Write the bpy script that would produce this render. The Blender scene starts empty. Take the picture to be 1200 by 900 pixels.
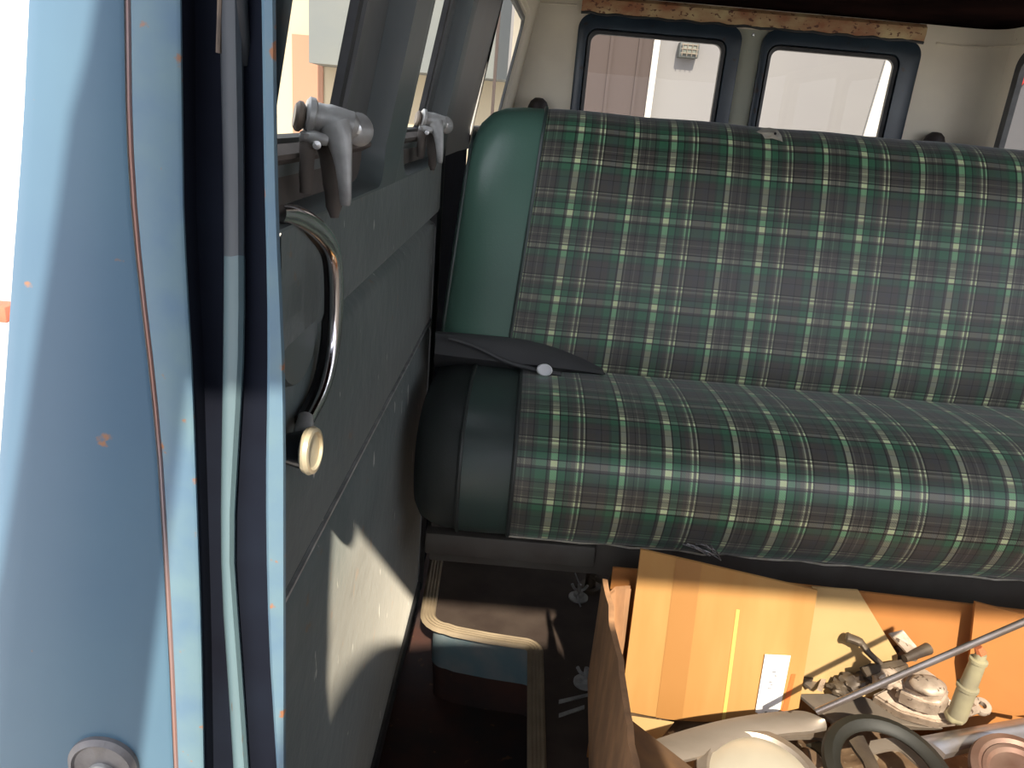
import bpy, bmesh, random
from math import *
from mathutils import Vector, Matrix, noise as mnoise
random.seed(4)
C = bpy.context.scene.collection
# ---------------------------------------------------------------- camera model (for taking measurements off the photo)
F = 900.0; TH = radians(19); RO = radians(5); H = .87
c_, s_ = cos(TH), sin(TH)
def P(u, v, axis, val):
    a = (u-600)/F; b = -(v-450)/F
    x = a*cos(RO)-b*sin(RO); w = a*sin(RO)+b*cos(RO)
    d = (x, c_+w*s_, w*c_-s_); o = (0, 0, H)
    t = (val-o[axis])/d[axis]
    return Vector([o[i]+t*d[i] for i in range(3)])
def G(u, v, z): return P(u, v, 2, z)
def Yp(u, v, y): return P(u, v, 1, y)

# ---------------------------------------------------------------- object helpers
def obj(name, bm, m, parent=None, smooth=True, kind=None, label=None, uv=None):
    me = bpy.data.meshes.new(name)
    bmesh.ops.recalc_face_normals(bm, faces=bm.faces)
    bm.to_mesh(me); bm.free()
    mats = m if isinstance(m, list) else [m]
    for mm in mats: me.materials.append(mm)
    for p in me.polygons: p.use_smooth = smooth
    o = bpy.data.objects.new(name, me); C.objects.link(o)
    if parent is not None: o.parent = parent
    if kind: o['kind'] = kind
    if label: o['label'] = label
    if smooth:
        try: me.set_sharp_from_angle(angle=radians(40))
        except Exception: pass
    return o
def tag(o, label, cat, group=None):
    o['label'] = label; o['category'] = cat
    if group: o['group'] = group
    return o
def thing(name, label, cat, loc=(0,0,0), group=None):
    o = bpy.data.objects.new(name, None); C.objects.link(o)
    o.empty_display_size = .02
    return tag(o, label, cat, group)
def struct_empty(name, label=None):
    o = bpy.data.objects.new(name, None); C.objects.link(o); o['kind'] = 'structure'; o.empty_display_size = .02
    if label: o['label'] = label
    return o

def box(bm, x0, x1, y0, y1, z0, z1, bev=0):
    vs = [bm.verts.new((x, y, z)) for x in (x0, x1) for y in (y0, y1) for z in (z0, z1)]
    fs = [(0,1,3,2),(4,6,7,5),(0,4,5,1),(2,3,7,6),(0,2,6,4),(1,5,7,3)]
    f = [bm.faces.new([vs[i] for i in q]) for q in fs]
    if bev:
        es = list({e for ff in f for e in ff.edges})
        bmesh.ops.bevel(bm, geom=es, offset=bev, segments=2, affect='EDGES', profile=.5)
    return bm
def nb(): return bmesh.new()
def frame_of(d):
    d = d.normalized(); up = Vector((0,0,1)) if abs(d.z) < .9 else Vector((0,1,0))
    a = d.cross(up).normalized(); b = a.cross(d).normalized(); return a, b
def tube(bm, pts, r, n=12, sx=1, cap=True):
    pts = [Vector(p) for p in pts]; rs = r if isinstance(r, (list, tuple)) else [r]*len(pts)
    rings = []; pa = None
    for i, p in enumerate(pts):
        d = (pts[min(i+1, len(pts)-1)]-pts[max(i-1, 0)])
        if d.length < 1e-9: d = Vector((0,0,1))
        d.normalize()
        if pa is None: a, b = frame_of(d)
        else:
            a = (pa - d*pa.dot(d)).normalized(); b = a.cross(d).normalized()
        pa = a
        rings.append([bm.verts.new(p + (a*cos(2*pi*k/n)*sx + b*sin(2*pi*k/n))*rs[i]) for k in range(n)])
    for i in range(len(rings)-1):
        for k in range(n):
            bm.faces.new((rings[i][k], rings[i][(k+1)%n], rings[i+1][(k+1)%n], rings[i+1][k]))
    if cap:
        bm.faces.new(rings[0][::-1]); bm.faces.new(rings[-1])
    return bm
def spline(pts, n=8, closed=False):
    pts = [Vector(p) for p in pts]; out = []
    L = len(pts); rng = L if closed else L-1
    for i in range(rng):
        if closed: p0, p1, p2, p3 = pts[i-1], pts[i], pts[(i+1)%L], pts[(i+2)%L]
        else: p0, p1, p2, p3 = pts[max(i-1,0)], pts[i], pts[i+1], pts[min(i+2,L-1)]
        for k in range(n):
            t = k/n
            out.append(.5*((2*p1)+(-p0+p2)*t+(2*p0-5*p1+4*p2-p3)*t*t+(-p0+3*p1-3*p2+p3)*t**3))
    if not closed: out.append(pts[-1])
    return out
def grid(bm, rows, closed_u=False, capends=False):
    V = [[bm.verts.new(p) for p in r] for r in rows]
    for i in range(len(V)-1):
        n = len(V[i])
        for k in range(n if closed_u else n-1):
            bm.faces.new((V[i][k], V[i][(k+1)%n], V[i+1][(k+1)%n], V[i+1][k]))
    if capends:
        bm.faces.new(V[0][::-1]); bm.faces.new(V[-1])
    return V
def lathe(bm, prof, centre, axis, n=32, ang=2*pi):
    axis = Vector(axis).normalized(); a, b = frame_of(axis); centre = Vector(centre)
    rows = []
    for (r, h) in prof:
        rows.append([centre+axis*h+(a*cos(2*pi*k/n)+b*sin(2*pi*k/n))*max(r, 1e-5) for k in range(n)])
    grid(bm, rows, closed_u=True)
    bmesh.ops.remove_doubles(bm, verts=bm.verts, dist=1e-5)
    return bm
def plate(bm, pts, thick, nrm=None):
    """solid plate: polygon of 3-D points, extruded by thick against its normal"""
    pts = [Vector(p) for p in pts]
    if nrm is None:
        n = Vector((0,0,0))
        for i in range(len(pts)):
            n += pts[i].cross(pts[(i+1)%len(pts)])
        n.normalize()
        if n.z < 0: n = -n
    else: n = Vector(nrm).normalized()
    A = [bm.verts.new(p) for p in pts]; B = [bm.verts.new(p-n*thick) for p in pts]
    bm.faces.new(A); bm.faces.new(B[::-1])
    for i in range(len(pts)):
        j = (i+1) % len(pts); bm.faces.new((A[i], B[i], B[j], A[j]))
    return bm
def rrect(a0, a1, b0, b1, r, n=6):
    """rounded rectangle as a list of (a,b), n+1 points each corner"""
    out = []
    for (ca, cb, s) in ((a1-r, b1-r, 0), (a0+r, b1-r, 1), (a0+r, b0+r, 2), (a1-r, b0+r, 3)):
        for k in range(n+1):
            t = pi/2*(s+k/n); out.append((ca+r*cos(t), cb+r*sin(t)))
    return out
def rect_like(a0, a1, b0, b1, n=6):
    out = []
    for (ca, cb, s) in ((a1, b1, 0), (a0, b1, 1), (a0, b0, 2), (a1, b0, 3)):
        for k in range(n+1): out.append((ca, cb))
    return out
def rings(bm, loops, fn):
    """join a series of (loop, depth) rings; fn(a,b,depth) -> point"""
    rows = [[fn(a, b, d) for (a, b) in lp] for lp, d in loops]
    grid(bm, rows, closed_u=True)
    bmesh.ops.remove_doubles(bm, verts=bm.verts, dist=1e-6)
    bmesh.ops.dissolve_degenerate(bm, edges=bm.edges, dist=1e-7)
    return bm

# ---------------------------------------------------------------- materials
def srgb(r, g, b):
    f = lambda c: (c/255/12.92) if c/255 <= .04045 else ((c/255+.055)/1.055)**2.4
    return (f(r), f(g), f(b), 1)
TONE = {'blue_paint': .70, 'blue_paint_dull': .74, 'rusty_seam': .8, 'ridge_paint': .8, 'cardboard': .68, 'cardboard_orange': .74, 'cardboard_pale': .74, 'tape_orange': .68, 'torn_cardboard': 1.25,
        'crease_yellow': .85, 'tan_ribbed_trim': .8, 'brushed_steel': .85, 'cast_metal': 1.25, 'pale_fitting': .85, 'bright_reflector': .9, 'cream_stucco': .72, 'salmon_paint': .72,
        'grey_paint': .75, 'shaded_white_wall': .72, 'brown_door': .8, 'white_trim': .8, 'concrete': .9, 'upper_ridge': .7, 'dark_blue_paint': .9, 'dull_zinc': .9, 'dark_brown_floor': .8}
def mat(name, col, rough=.6, metal=0, col2=None, scale=8, spots=None, spot_scale=40, spot_th=.62, bump=0, bscale=60,
        stretch=(1,1,1), streak=None, spec=.5, coat=0):
    k = TONE.get(name, 1.0)
    dm = lambda t: None if t is None else (min(1,t[0]*k), min(1,t[1]*k), min(1,t[2]*k), 1)
    col, col2, spots = dm(col), dm(col2), dm(spots)
    m = bpy.data.materials.new(name); m.use_nodes = True
    nt = m.node_tree; N = nt.nodes; L = nt.links; B = N['Principled BSDF']
    B.inputs['Roughness'].default_value = rough; B.inputs['Metallic'].default_value = metal
    B.inputs['Specular IOR Level'].default_value = spec
    if coat: B.inputs['Coat Weight'].default_value = coat; B.inputs['Coat Roughness'].default_value = .2
    tc = N.new('ShaderNodeTexCoord')
    def nz(sc, st=(1,1,1), det=4):
        mp = N.new('ShaderNodeMapping'); mp.inputs['Scale'].default_value = st
        L.new(tc.outputs['Object'], mp.inputs['Vector'])
        n = N.new('ShaderNodeTexNoise'); n.inputs['Scale'].default_value = sc; n.inputs['Detail'].default_value = det
        L.new(mp.outputs[0], n.inputs['Vector']); return n.outputs['Fac']
    def mix(fac, a, b):
        x = N.new('ShaderNodeMix'); x.data_type = 'RGBA'
        L.new(fac, x.inputs[0])
        for s, i in ((a, 6), (b, 7)):
            if isinstance(s, tuple): x.inputs[i].default_value = s
            else: L.new(s, x.inputs[i])
        return x.outputs[2]
    def step(fac, a, b):
        r = N.new('ShaderNodeMapRange'); r.inputs[1].default_value = a; r.inputs[2].default_value = b
        L.new(fac, r.inputs[0]); return r.outputs[0]
    cur = col
    if col2: cur = mix(step(nz(scale, stretch), .35, .65), col, col2)
    if spots: cur = mix(step(nz(spot_scale, stretch), spot_th, spot_th+.04), cur, spots)
    if streak:
        sc, st, th = streak[1:]
        cur = mix(step(nz(sc, st, 3), th, th+.02), cur, streak[0])
    if isinstance(cur, tuple): B.inputs['Base Color'].default_value = cur
    else: L.new(cur, B.inputs['Base Color'])
    if bump:
        b = N.new('ShaderNodeBump'); b.inputs['Strength'].default_value = bump; b.inputs['Distance'].default_value = .002
        L.new(nz(bscale, stretch), b.inputs['Height']); L.new(b.outputs[0], B.inputs['Normal'])
    return m

M = {}
M['blue'] = mat('blue_paint', (.100,.195,.300,1), .42, col2=(.120,.230,.325,1), scale=5, spots=(.40,.20,.11,1), spot_scale=45, spot_th=.695, bump=.05, bscale=30)
M['blue_dull'] = mat('blue_paint_dull', (.125,.225,.33,1), .5, col2=(.165,.275,.33,1), scale=30, spots=(.42,.17,.07,1), spot_scale=60, spot_th=.645, bump=.08)
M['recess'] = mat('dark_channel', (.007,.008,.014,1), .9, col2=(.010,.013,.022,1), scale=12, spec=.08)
M['rustline'] = mat('rusty_seam', (.40,.18,.12,1), .7, col2=(.28,.24,.26,1), scale=18, stretch=(1,1,.35))
M['ridge'] = mat('ridge_paint', (.14,.225,.25,1), .55, col2=(.11,.16,.18,1), scale=14, stretch=(3,1,.3), spots=(.16,.10,.06,1), spot_scale=70, spot_th=.7)
M['door'] = mat('grey_green_door_paint', (.098,.125,.126,1), .5, col2=(.128,.155,.155,1), scale=9, spots=(.16,.12,.09,1), spot_scale=30, spot_th=.68, bump=.5, bscale=45,
                streak=((.55,.55,.50,1), 42, (1,1.3,.45), .700), spec=.4)
_b = M['door'].node_tree.nodes['Principled BSDF']; _b.inputs['Diffuse Roughness'].default_value = 1.0
_b.inputs['Sheen Weight'].default_value = .42; _b.inputs['Sheen Roughness'].default_value = .35; _b.inputs['Sheen Tint'].default_value = (.95,.86,.74,1)
M['doorblue'] = mat('blue_green_door_paint', (.10,.125,.125,1), .45, col2=(.13,.145,.14,1), scale=12, bump=.05, bscale=25)
M['frame'] = mat('window_frame_paint', (.085,.088,.088,1), .45, col2=(.13,.135,.135,1), scale=14, bump=.08, bscale=40)
M['ledge'] = mat('dirty_ledge', (.085,.072,.062,1), .85, col2=(.13,.11,.095,1), scale=20, bump=.2)
M['rubber'] = mat('black_rubber', (.018,.019,.021,1), .55, col2=(.035,.036,.038,1), scale=30)
M['dkblue'] = mat('dark_blue_paint', (.018,.030,.046,1), .35, col2=(.028,.045,.062,1), scale=14, spots=(.03,.02,.015,1), spot_scale=30, spot_th=.66)
M['cream'] = mat('cream_paint', (.76,.69,.55,1), .5, col2=(.68,.61,.49,1), scale=5, spots=(.10,.05,.035,1), spot_scale=34, spot_th=.765)
M['rustbeam'] = mat('rusty_cream_beam', (.50,.38,.20,1), .7, col2=(.30,.12,.055,1), scale=11, stretch=(1,1,1.6), spots=(.12,.045,.025,1), spot_scale=60, spot_th=.60, bump=.3)
M['headliner'] = mat('dark_headliner', (.005,.0035,.0035,1), 1.0, col2=(.014,.007,.006,1), scale=6, spec=.0)
M['floor'] = mat('dark_brown_floor', (.055,.035,.026,1), .8, col2=(.085,.060,.045,1), scale=14, spots=(.20,.15,.11,1), spot_scale=90, spot_th=.72, bump=.3)
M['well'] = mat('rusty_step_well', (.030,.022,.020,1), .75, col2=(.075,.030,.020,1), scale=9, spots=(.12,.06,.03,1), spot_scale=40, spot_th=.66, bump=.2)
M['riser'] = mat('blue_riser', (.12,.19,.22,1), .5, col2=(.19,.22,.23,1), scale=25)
M['trim'] = mat('tan_ribbed_trim', (.40,.31,.20,1), .6, col2=(.30,.23,.15,1), scale=22)
M['metal'] = mat('worn_zinc', (.44,.44,.42,1), .42, .35, col2=(.30,.295,.28,1), scale=60, bump=.3, bscale=120)
M['chrome'] = mat('chrome', (.88,.84,.86,1), .14, 1)
M['brass'] = mat('brass', (.85,.70,.45,1), .3, .45, col2=(.9,.82,.62,1), scale=20)
M['black'] = mat('glossy_black', (.016,.015,.016,1), .3)
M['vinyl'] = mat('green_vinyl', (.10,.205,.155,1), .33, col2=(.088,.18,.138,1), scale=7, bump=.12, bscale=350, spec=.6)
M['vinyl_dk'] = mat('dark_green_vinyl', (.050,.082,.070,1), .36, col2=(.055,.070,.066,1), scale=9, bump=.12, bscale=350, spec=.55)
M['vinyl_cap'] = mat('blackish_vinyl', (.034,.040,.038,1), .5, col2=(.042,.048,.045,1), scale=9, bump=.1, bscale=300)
M['flap'] = mat('charcoal_vinyl', (.065,.065,.067,1), .5, col2=(.08,.08,.08,1), scale=9, bump=.1, bscale=200)
M['foam'] = mat('yellowed_foam', (.55,.52,.44,1), .9, col2=(.42,.38,.30,1), scale=90, bump=.5)
M['bright'] = mat('bright_steel', (.75,.75,.74,1), .25, .6)
M['seatframe'] = mat('seat_rail_paint', (.075,.070,.060,1), .6, col2=(.055,.045,.038,1), scale=15)
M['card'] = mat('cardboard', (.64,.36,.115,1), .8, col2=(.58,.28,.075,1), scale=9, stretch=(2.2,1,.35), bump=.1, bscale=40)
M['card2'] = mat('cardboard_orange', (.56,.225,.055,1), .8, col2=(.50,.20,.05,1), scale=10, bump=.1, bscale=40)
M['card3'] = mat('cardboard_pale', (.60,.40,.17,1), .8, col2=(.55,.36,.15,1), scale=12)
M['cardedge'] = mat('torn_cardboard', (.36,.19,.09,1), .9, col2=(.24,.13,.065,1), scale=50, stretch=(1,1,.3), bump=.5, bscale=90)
M['tape'] = mat('tape', (.52,.22,.06,1), .35)
M['label'] = mat('white_label', (.9,.9,.9,1), .6)
M['ink'] = mat('ink', (.22,.22,.23,1), .7)
M['steel'] = mat('brushed_steel', (.36,.30,.24,1), .42, .55, col2=(.27,.22,.17,1), scale=25, stretch=(.3,1,1), bump=.1)
M['steel_dk'] = mat('dull_steel', (.20,.165,.13,1), .55, .4, col2=(.14,.115,.09,1), scale=22)
M['alu'] = mat('cast_metal', (.42,.335,.26,1), .55, .35, col2=(.26,.20,.15,1), scale=45, spots=(.10,.07,.05,1), spot_scale=110, spot_th=.62, bump=.6, bscale=110)
M['fitting'] = mat('pale_fitting', (.45,.40,.24,1), .5, .2, col2=(.33,.29,.19,1), scale=30, bump=.2)
M['rod'] = mat('rod_steel', (.45,.40,.38,1), .32, .85, col2=(.34,.28,.24,1), scale=20)
M['dark'] = mat('greasy_iron', (.06,.045,.035,1), .55, .3, col2=(.12,.09,.06,1), scale=30, bump=.4)
M['hose'] = mat('hose_rubber', (.010,.010,.006,1), .6, col2=(.016,.014,.009,1), scale=14)
M['reflector'] = mat('bright_reflector', (.72,.66,.52,1), .35, .25, col2=(.60,.54,.42,1), scale=9)
M['rim'] = mat('rusty_rim', (.30,.20,.15,1), .4, .5, col2=(.20,.11,.08,1), scale=18)
M['concrete'] = mat('concrete', (.72,.68,.62,1), .9, col2=(.64,.60,.55,1), scale=.8)
M['wallcream'] = mat('cream_stucco', (.66,.57,.41,1), .9, col2=(.62,.53,.39,1), scale=1.5)
M['wallpink'] = mat('salmon_paint', (.50,.27,.18,1), .8)
M['wallgrey'] = mat('grey_paint', (.19,.20,.19,1), .8, col2=(.17,.185,.185,1), scale=1.5)
M['wallshaded'] = mat('shaded_white_wall', (.235,.225,.22,1), .8, col2=(.215,.205,.205,1), scale=1)  # white darkened so the garage wall carries its shade in the colour
M['wallbrown'] = mat('brown_door', (.066,.047,.042,1), .9, col2=(.056,.041,.036,1), scale=.6, stretch=(2,1,.2))
M['whitetrim'] = mat('white_trim', (.62,.58,.52,1), .6)
M['brick'] = mat('red_brick', (.50,.13,.07,1), .8, col2=(.42,.12,.07,1), scale=20)
M['red'] = mat('red_plastic', (.70,.04,.03,1), .5)
M['blockerblack'] = mat('blocker_black', (.03,.03,.032,1), .6)
M['plastic'] = mat('clear_wrap', (.35,.33,.32,1), .12)
M['plastic'].node_tree.nodes['Principled BSDF'].inputs['Transmission Weight'].default_value = .6

def glass():
    m = bpy.data.materials.new('window_glass'); m.use_nodes = True
    nt = m.node_tree; N = nt.nodes; L = nt.links; N.clear()
    out = N.new('ShaderNodeOutputMaterial'); mx = N.new('ShaderNodeMixShader'); tr = N.new('ShaderNodeBsdfTransparent')
    gl = N.new('ShaderNodeBsdfGlossy'); gl.inputs['Roughness'].default_value = .0
    tr.inputs['Color'].default_value = (.95,.96,.94,1)
    mx.inputs[0].default_value = .015
    L.new(tr.outputs[0], mx.inputs[1]); L.new(gl.outputs[0], mx.inputs[2]); L.new(mx.outputs[0], out.inputs[0])
    return m
M['glass'] = glass()

def plaid(name, gain=1.0):
    m = bpy.data.materials.new(name); m.use_nodes = True
    nt = m.node_tree; N = nt.nodes; L = nt.links; B = N['Principled BSDF']
    B.inputs['Sheen Weight'].default_value = .22; B.inputs['Sheen Roughness'].default_value = .5; B.inputs['Roughness'].default_value = .40; B.inputs['Specular IOR Level'].default_value = .65
    uv = N.new('ShaderNodeUVMap'); uv.uv_map = 'UVMap'
    sp = N.new('ShaderNodeSeparateXYZ'); L.new(uv.outputs[0], sp.inputs[0])
    def math(op, a, b=None):
        n = N.new('ShaderNodeMath'); n.operation = op
        for i, s in enumerate((a, b)):
            if s is None: continue
            if isinstance(s, (int, float)): n.inputs[i].default_value = s
            else: L.new(s, n.inputs[i])
        return n.outputs[0]
    def stops(weft):
        K = (.064,.061,.055,1); GR = (.044,.098,.070,1); GD = (.038,.062,.048,1); BK = (.014,.015,.013,1); BL = (.060,.060,.062,1)
        W = (.235,.25,.20,1) if not weft else (.155,.16,.14,1); MID = (.115,.115,.10,1)
        return [(0,W),(.028,BK),(.042,GR),(.105,BK),(.115,GD),(.150,K),(.186,MID),(.200,W),(.217,K),(.243,W),(.259,BK),(.275,K),(.35,BL),(.40,BK),(.408,K),(.47,GD),(.495,GR),(.555,BK),
          (.575,W),(.622,BK),(.640,MID),(.655,K),(.700,BK),(.708,K),(.735,MID),(.747,K),(.80,BK),(.81,GD),(.840,GR),(.935,BK),(.950,K),(.972,W)]
    def ramp(x, weft=False):
        st = stops(weft); r = N.new('ShaderNodeValToRGB'); cr = r.color_ramp; cr.interpolation = 'CONSTANT'
        cr.elements[0].position = 0; cr.elements[0].color = st[0][1]
        cr.elements[1].position = st[1][0]; cr.elements[1].color = st[1][1]
        for p, col in st[2:]:
            e = cr.elements.new(p); e.color = col
        L.new(x, r.inputs[0]); return r.outputs[0]
    u = math('FRACT', math('DIVIDE', math('ADD', sp.outputs[0], 1.0), .152))
    v = math('FRACT', math('DIVIDE', math('ADD', sp.outputs[1], 1.0), .134))
    ru, rv = ramp(u), ramp(v, True)
    # twill: which thread is on top, 2/2 diagonal
    tw = math('GREATER_THAN', math('FRACT', math('MULTIPLY', math('ADD', sp.outputs[0], sp.outputs[1]), 300)), .5)
    fac = math('ADD', math('MULTIPLY', tw, .56), .22)
    mx = N.new('ShaderNodeMix'); mx.data_type = 'RGBA'
    L.new(fac, mx.inputs[0]); L.new(ru, mx.inputs[6]); L.new(rv, mx.inputs[7])
    pr = N.new('ShaderNodeMix'); pr.data_type = 'RGBA'; pr.blend_type = 'MULTIPLY'; pr.inputs[0].default_value = 1
    L.new(ru, pr.inputs[6]); L.new(rv, pr.inputs[7])
    ad = N.new('ShaderNodeMix'); ad.data_type = 'RGBA'; ad.blend_type = 'ADD'; ad.inputs[0].default_value = 1
    sc5 = N.new('ShaderNodeMix'); sc5.data_type = 'RGBA'; sc5.blend_type = 'MULTIPLY'; sc5.inputs[0].default_value = 1; sc5.inputs[7].default_value = (75,75,62,1)
    gm = N.new('ShaderNodeGamma'); gm.inputs[1].default_value = 1.5; L.new(pr.outputs[2], gm.inputs[0]); L.new(gm.outputs[0], sc5.inputs[6]); L.new(mx.outputs[2], ad.inputs[6]); L.new(sc5.outputs[2], ad.inputs[7])
    hs = N.new('ShaderNodeHueSaturation'); hs.inputs['Value'].default_value = gain; hs.inputs['Saturation'].default_value = 1.0
    L.new(ad.outputs[2], hs.inputs['Color']); L.new(hs.outputs[0], B.inputs['Base Color'])
    b = N.new('ShaderNodeBump'); b.inputs['Strength'].default_value = .15; b.inputs['Distance'].default_value = .0006
    L.new(tw, b.inputs['Height']); L.new(b.outputs[0], B.inputs['Normal'])
    return m
M['plaid'] = plaid('green_plaid_fabric')

# ================================================================ LEFT WALL (side cargo doors)
X0 = -.15
def XW(y, z):
    """inner surface of the left side of the body: leans in above the belt, narrows at the tail"""
    x = X0 + (.2*(z-.845) if z > .845 else 0)
    if y > 1.6: x += .055*(y-1.6)/1.1
    return x
def wl(y, z, d): return Vector((XW(y, z)-d, y, z))     # d = outward depth

# lower door skin with two pressed beads
def door_skin():
    bm = nb(); rows = []
    zs = [(-.01,-.003),(.012,.0),(.03,.0),(.10,.0),(.25,.0),(.40,.0),(.512,.0),(.518,.004),(.524,.007),(.530,.004),(.536,.0),(.60,.0),(.688,.0),(.696,.003),(.702,.011),(.709,.011),(.716,-.004),(.722,-.006),(.76,-.006),(.795,-.006)]
    ys = [.455+.0208*i for i in range(41)]
    for z, d in zs:
        rows.append([Vector((X0-d, y, z)) for y in ys])
    grid(bm, rows); return bm
door = struct_empty('door_1', 'grey-green painted side door with two windows and a curved chrome handle')
obj('door_skin', door_skin(), M['door'], door)
b = nb(); box(b, X0-.001, X0+.0022, .457, 1.285, .5295, .5325); obj('scratched_ridge', b, mat('bare_metal_line', (.42,.42,.40,1), .6, col2=(.25,.25,.24,1), scale=40), door)

def win_cell(y0, y1, z0, z1, hole, hz, r, parent, m, rec=.018, sub=None, name='window_surround'):
    """painted door area round a window: flat, rounded opening, recess"""
    bm = nb()
    n = 8
    L_ = [(rect_like(y0, y1, z0, z1, n), -.006), (rrect(hole[0], hole[1], hz[0], hz[1], r, n), -.006),
          (rrect(hole[0]+.004, hole[1]-.004, hz[0]+.003, hz[1]-.004, r, n), .004),
          (rrect(hole[0]+.007, hole[1]-.007, hz[0]+.005, hz[1]-.007, r, n), rec)]
    rings(bm, L_, wl); return obj(name, bm, m, parent)
def window(name, hole, hz, gl, gz, r, rec, ledge_m, frame_m, seal_m, label=None, kids=True):
    w = struct_empty(name, label)
    n = 8
    bm = nb(); rings(bm, [(rrect(hole[0]+.005, hole[1]-.005, hz[0]+.004, hz[1]-.005, r, n), rec), (rrect(gl[0]-.016, gl[1]+.016, gz[0]-.012, gz[1]+.016, r*.8, n), rec-.004),
                          (rrect(gl[0]-.012, gl[1]+.012, gz[0]-.009, gz[1]+.012, r*.8, n), rec+.006)], wl)
    obj('frame', bm, frame_m, w)
    bm = nb(); rings(bm, [(rrect(gl[0]-.013, gl[1]+.013, gz[0]-.010, gz[1]+.013, r*.75, n), rec+.006), (rrect(gl[0]-.010, gl[1]+.010, gz[0]-.007, gz[1]+.010, r*.75, n), rec-.002),
                          (rrect(gl[0]-.001, gl[1]+.001, gz[0]-.001, gz[1]+.001, r*.7, n), rec-.001), (rrect(gl[0]+.001, gl[1]-.001, gz[0]+.001, gz[1]-.001, r*.7, n), rec+.006)], wl)
    obj('rubber_seal', bm, seal_m, w)
    bm = nb(); lp = rrect(gl[0]-.003, gl[1]+.003, gz[0]-.003, gz[1]+.003, r*.7, n)
    bm.faces.new([bm.verts.new(wl(a, b_, rec+.004)) for a, b_ in lp]); obj('pane', bm, M['glass'], w, smooth=False)
    return w
win_cell(.412, .845, .795, 1.20, (.415, .785), (.797, 1.165), .035, door, M['doorblue'])
win_cell(.845, 1.29, .795, 1.20, (.895, 1.262), (.797, 1.165), .035, door, M['doorblue'])
w1 = window('window_1', (.415, .785), (.797, 1.165), (.433, .668), (.846, 1.12), .03, .018, None, M['frame'], M['rubber'], 'near side window with a large window catch on its sill')
w2 = window('window_2', (.895, 1.262), (.797, 1.165), (.945, 1.175), (.846, 1.12), .03, .018, None, M['frame'], M['rubber'], 'second side window with a small looking window catch')
# dirty sill ledges under the panes
for w, (a0, a1) in ((w1, (.420, .775)), (w2, (.905, 1.25))):
    bm = nb(); rows = []
    for (z, d) in ((.800, .016), (.828, .0155), (.8335, .006), (.8365, .006), (.842, .014)):
        rows.append([wl(a0+(a1-a0)*i/6, z, d) for i in range(7)])
    grid(bm, rows); obj('sill_ledge', bm, M['ledge'], w)

def latch(parent, dy):
    """die-cast window catch modelled at the near window; dy moves it along the wall"""
    e = bpy.data.objects.new('window_catch', None); C.objects.link(e); e.parent = parent; e.empty_display_size = .02
    e['label'] = 'worn die-cast grey window catch with a hanging lever'
    def q(u, v, y): return Yp(u, v, y)+Vector((0, dy, 0))
    k = lambda n: n
    A, B_ = q(366,137,.535), q(424,152,.548); ax = (B_-A).normalized()
    bm = nb(); tube(bm, spline([A, q(385,141,.539), q(405,147,.543), q(420,151,.546)], 5), [.0098]*5+[.0104]*5+[.0102]*3+[.0085,.0070,.006], 20); obj('barrel', bm, M['metal'], e)
    bm = nb(); lathe(bm, [(0,-.003),(.010,-.003),(.0122,-.0015),(.0122,.002),(.010,.0035),(0,.0035)], q(363,136,.534), ax, 24); obj('collar', bm, M['metal'], e)
    bm = nb(); lathe(bm, [(0,-.003),(.0075,-.003),(.0098,-.001),(.0098,.0015),(.0075,.0035),(0,.0035)], q(350,136,.531), ax, 24); obj('knob', bm, M['steel_dk'], e)
    bm = nb(); tube(bm, [q(349,136,.531), q(366,137,.535)], .005, 10); obj('spindle', bm, M['metal'], e)
    bm = nb(); pts = spline([q(392,148,.535), q(398,165,.533), q(402,190,.530), q(404,215,.528), q(405,241,.527)], 5)
    tube(bm, pts, [.0115,.0112,.0108,.0104,.0098,.0092,.0086,.008,.0074,.0069,.0065,.0061,.0058,.0056,.0053,.005,.0048,.0046,.0044,.004,.0032], 14, .8); obj('lever', bm, M['metal'], e)
    bm = nb(); lathe(bm, [(0,-.005),(.0085,-.005),(.0112,-.002),(.0112,.002),(.008,.005),(0,.006)], q(419,152,.548), (.6,-.75,.15), 20); obj('lug', bm, M['metal'], e)
    bm = nb(); lathe(bm, [(0,0),(.0040,0),(.0034,.002),(0,.0026)], q(417,151,.541), (.5,-.8,0), 12); obj('pin', bm, M['bright'], e)
    bm = nb(); tube(bm, [q(352,160,.527), q(368,161,.527), q(384,165,.530)], [.0032,.0048,.0036], 10); obj('bracket', bm, M['metal'], e)
    bm = nb(); tube(bm, [q(358,155,.525), q(358,161,.526)], .0035, 8); obj('bracket_pin', bm, M['metal'], e)
    bm = nb(); tube(bm, spline([q(361,164,.530), q(360,185,.530), q(358,226,.530)], 4), [.0058]*4+[.0050]*3+[.0042]*2, 10); obj('stem', bm, M['ledge'], e)
    bm = nb(); tube(bm, spline([q(378,166,.545), q(386,190,.545), q(390,225,.545), q(392,255,.545)], 4), [.006]*4+[.0066]*4+[.0058]*3+[.004,.003], 10); obj('rear_stem', bm, M['ledge'], e)
    bm = nb(); lathe(bm, [(0,0),(.0032,0),(.0028,.002),(0,.0026)], q(371,170,.525), (.3,-1,0), 10); obj('screw', bm, M['bright'], e)
    return e
latch(w1, 0)
latch(w2, .545)

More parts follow.
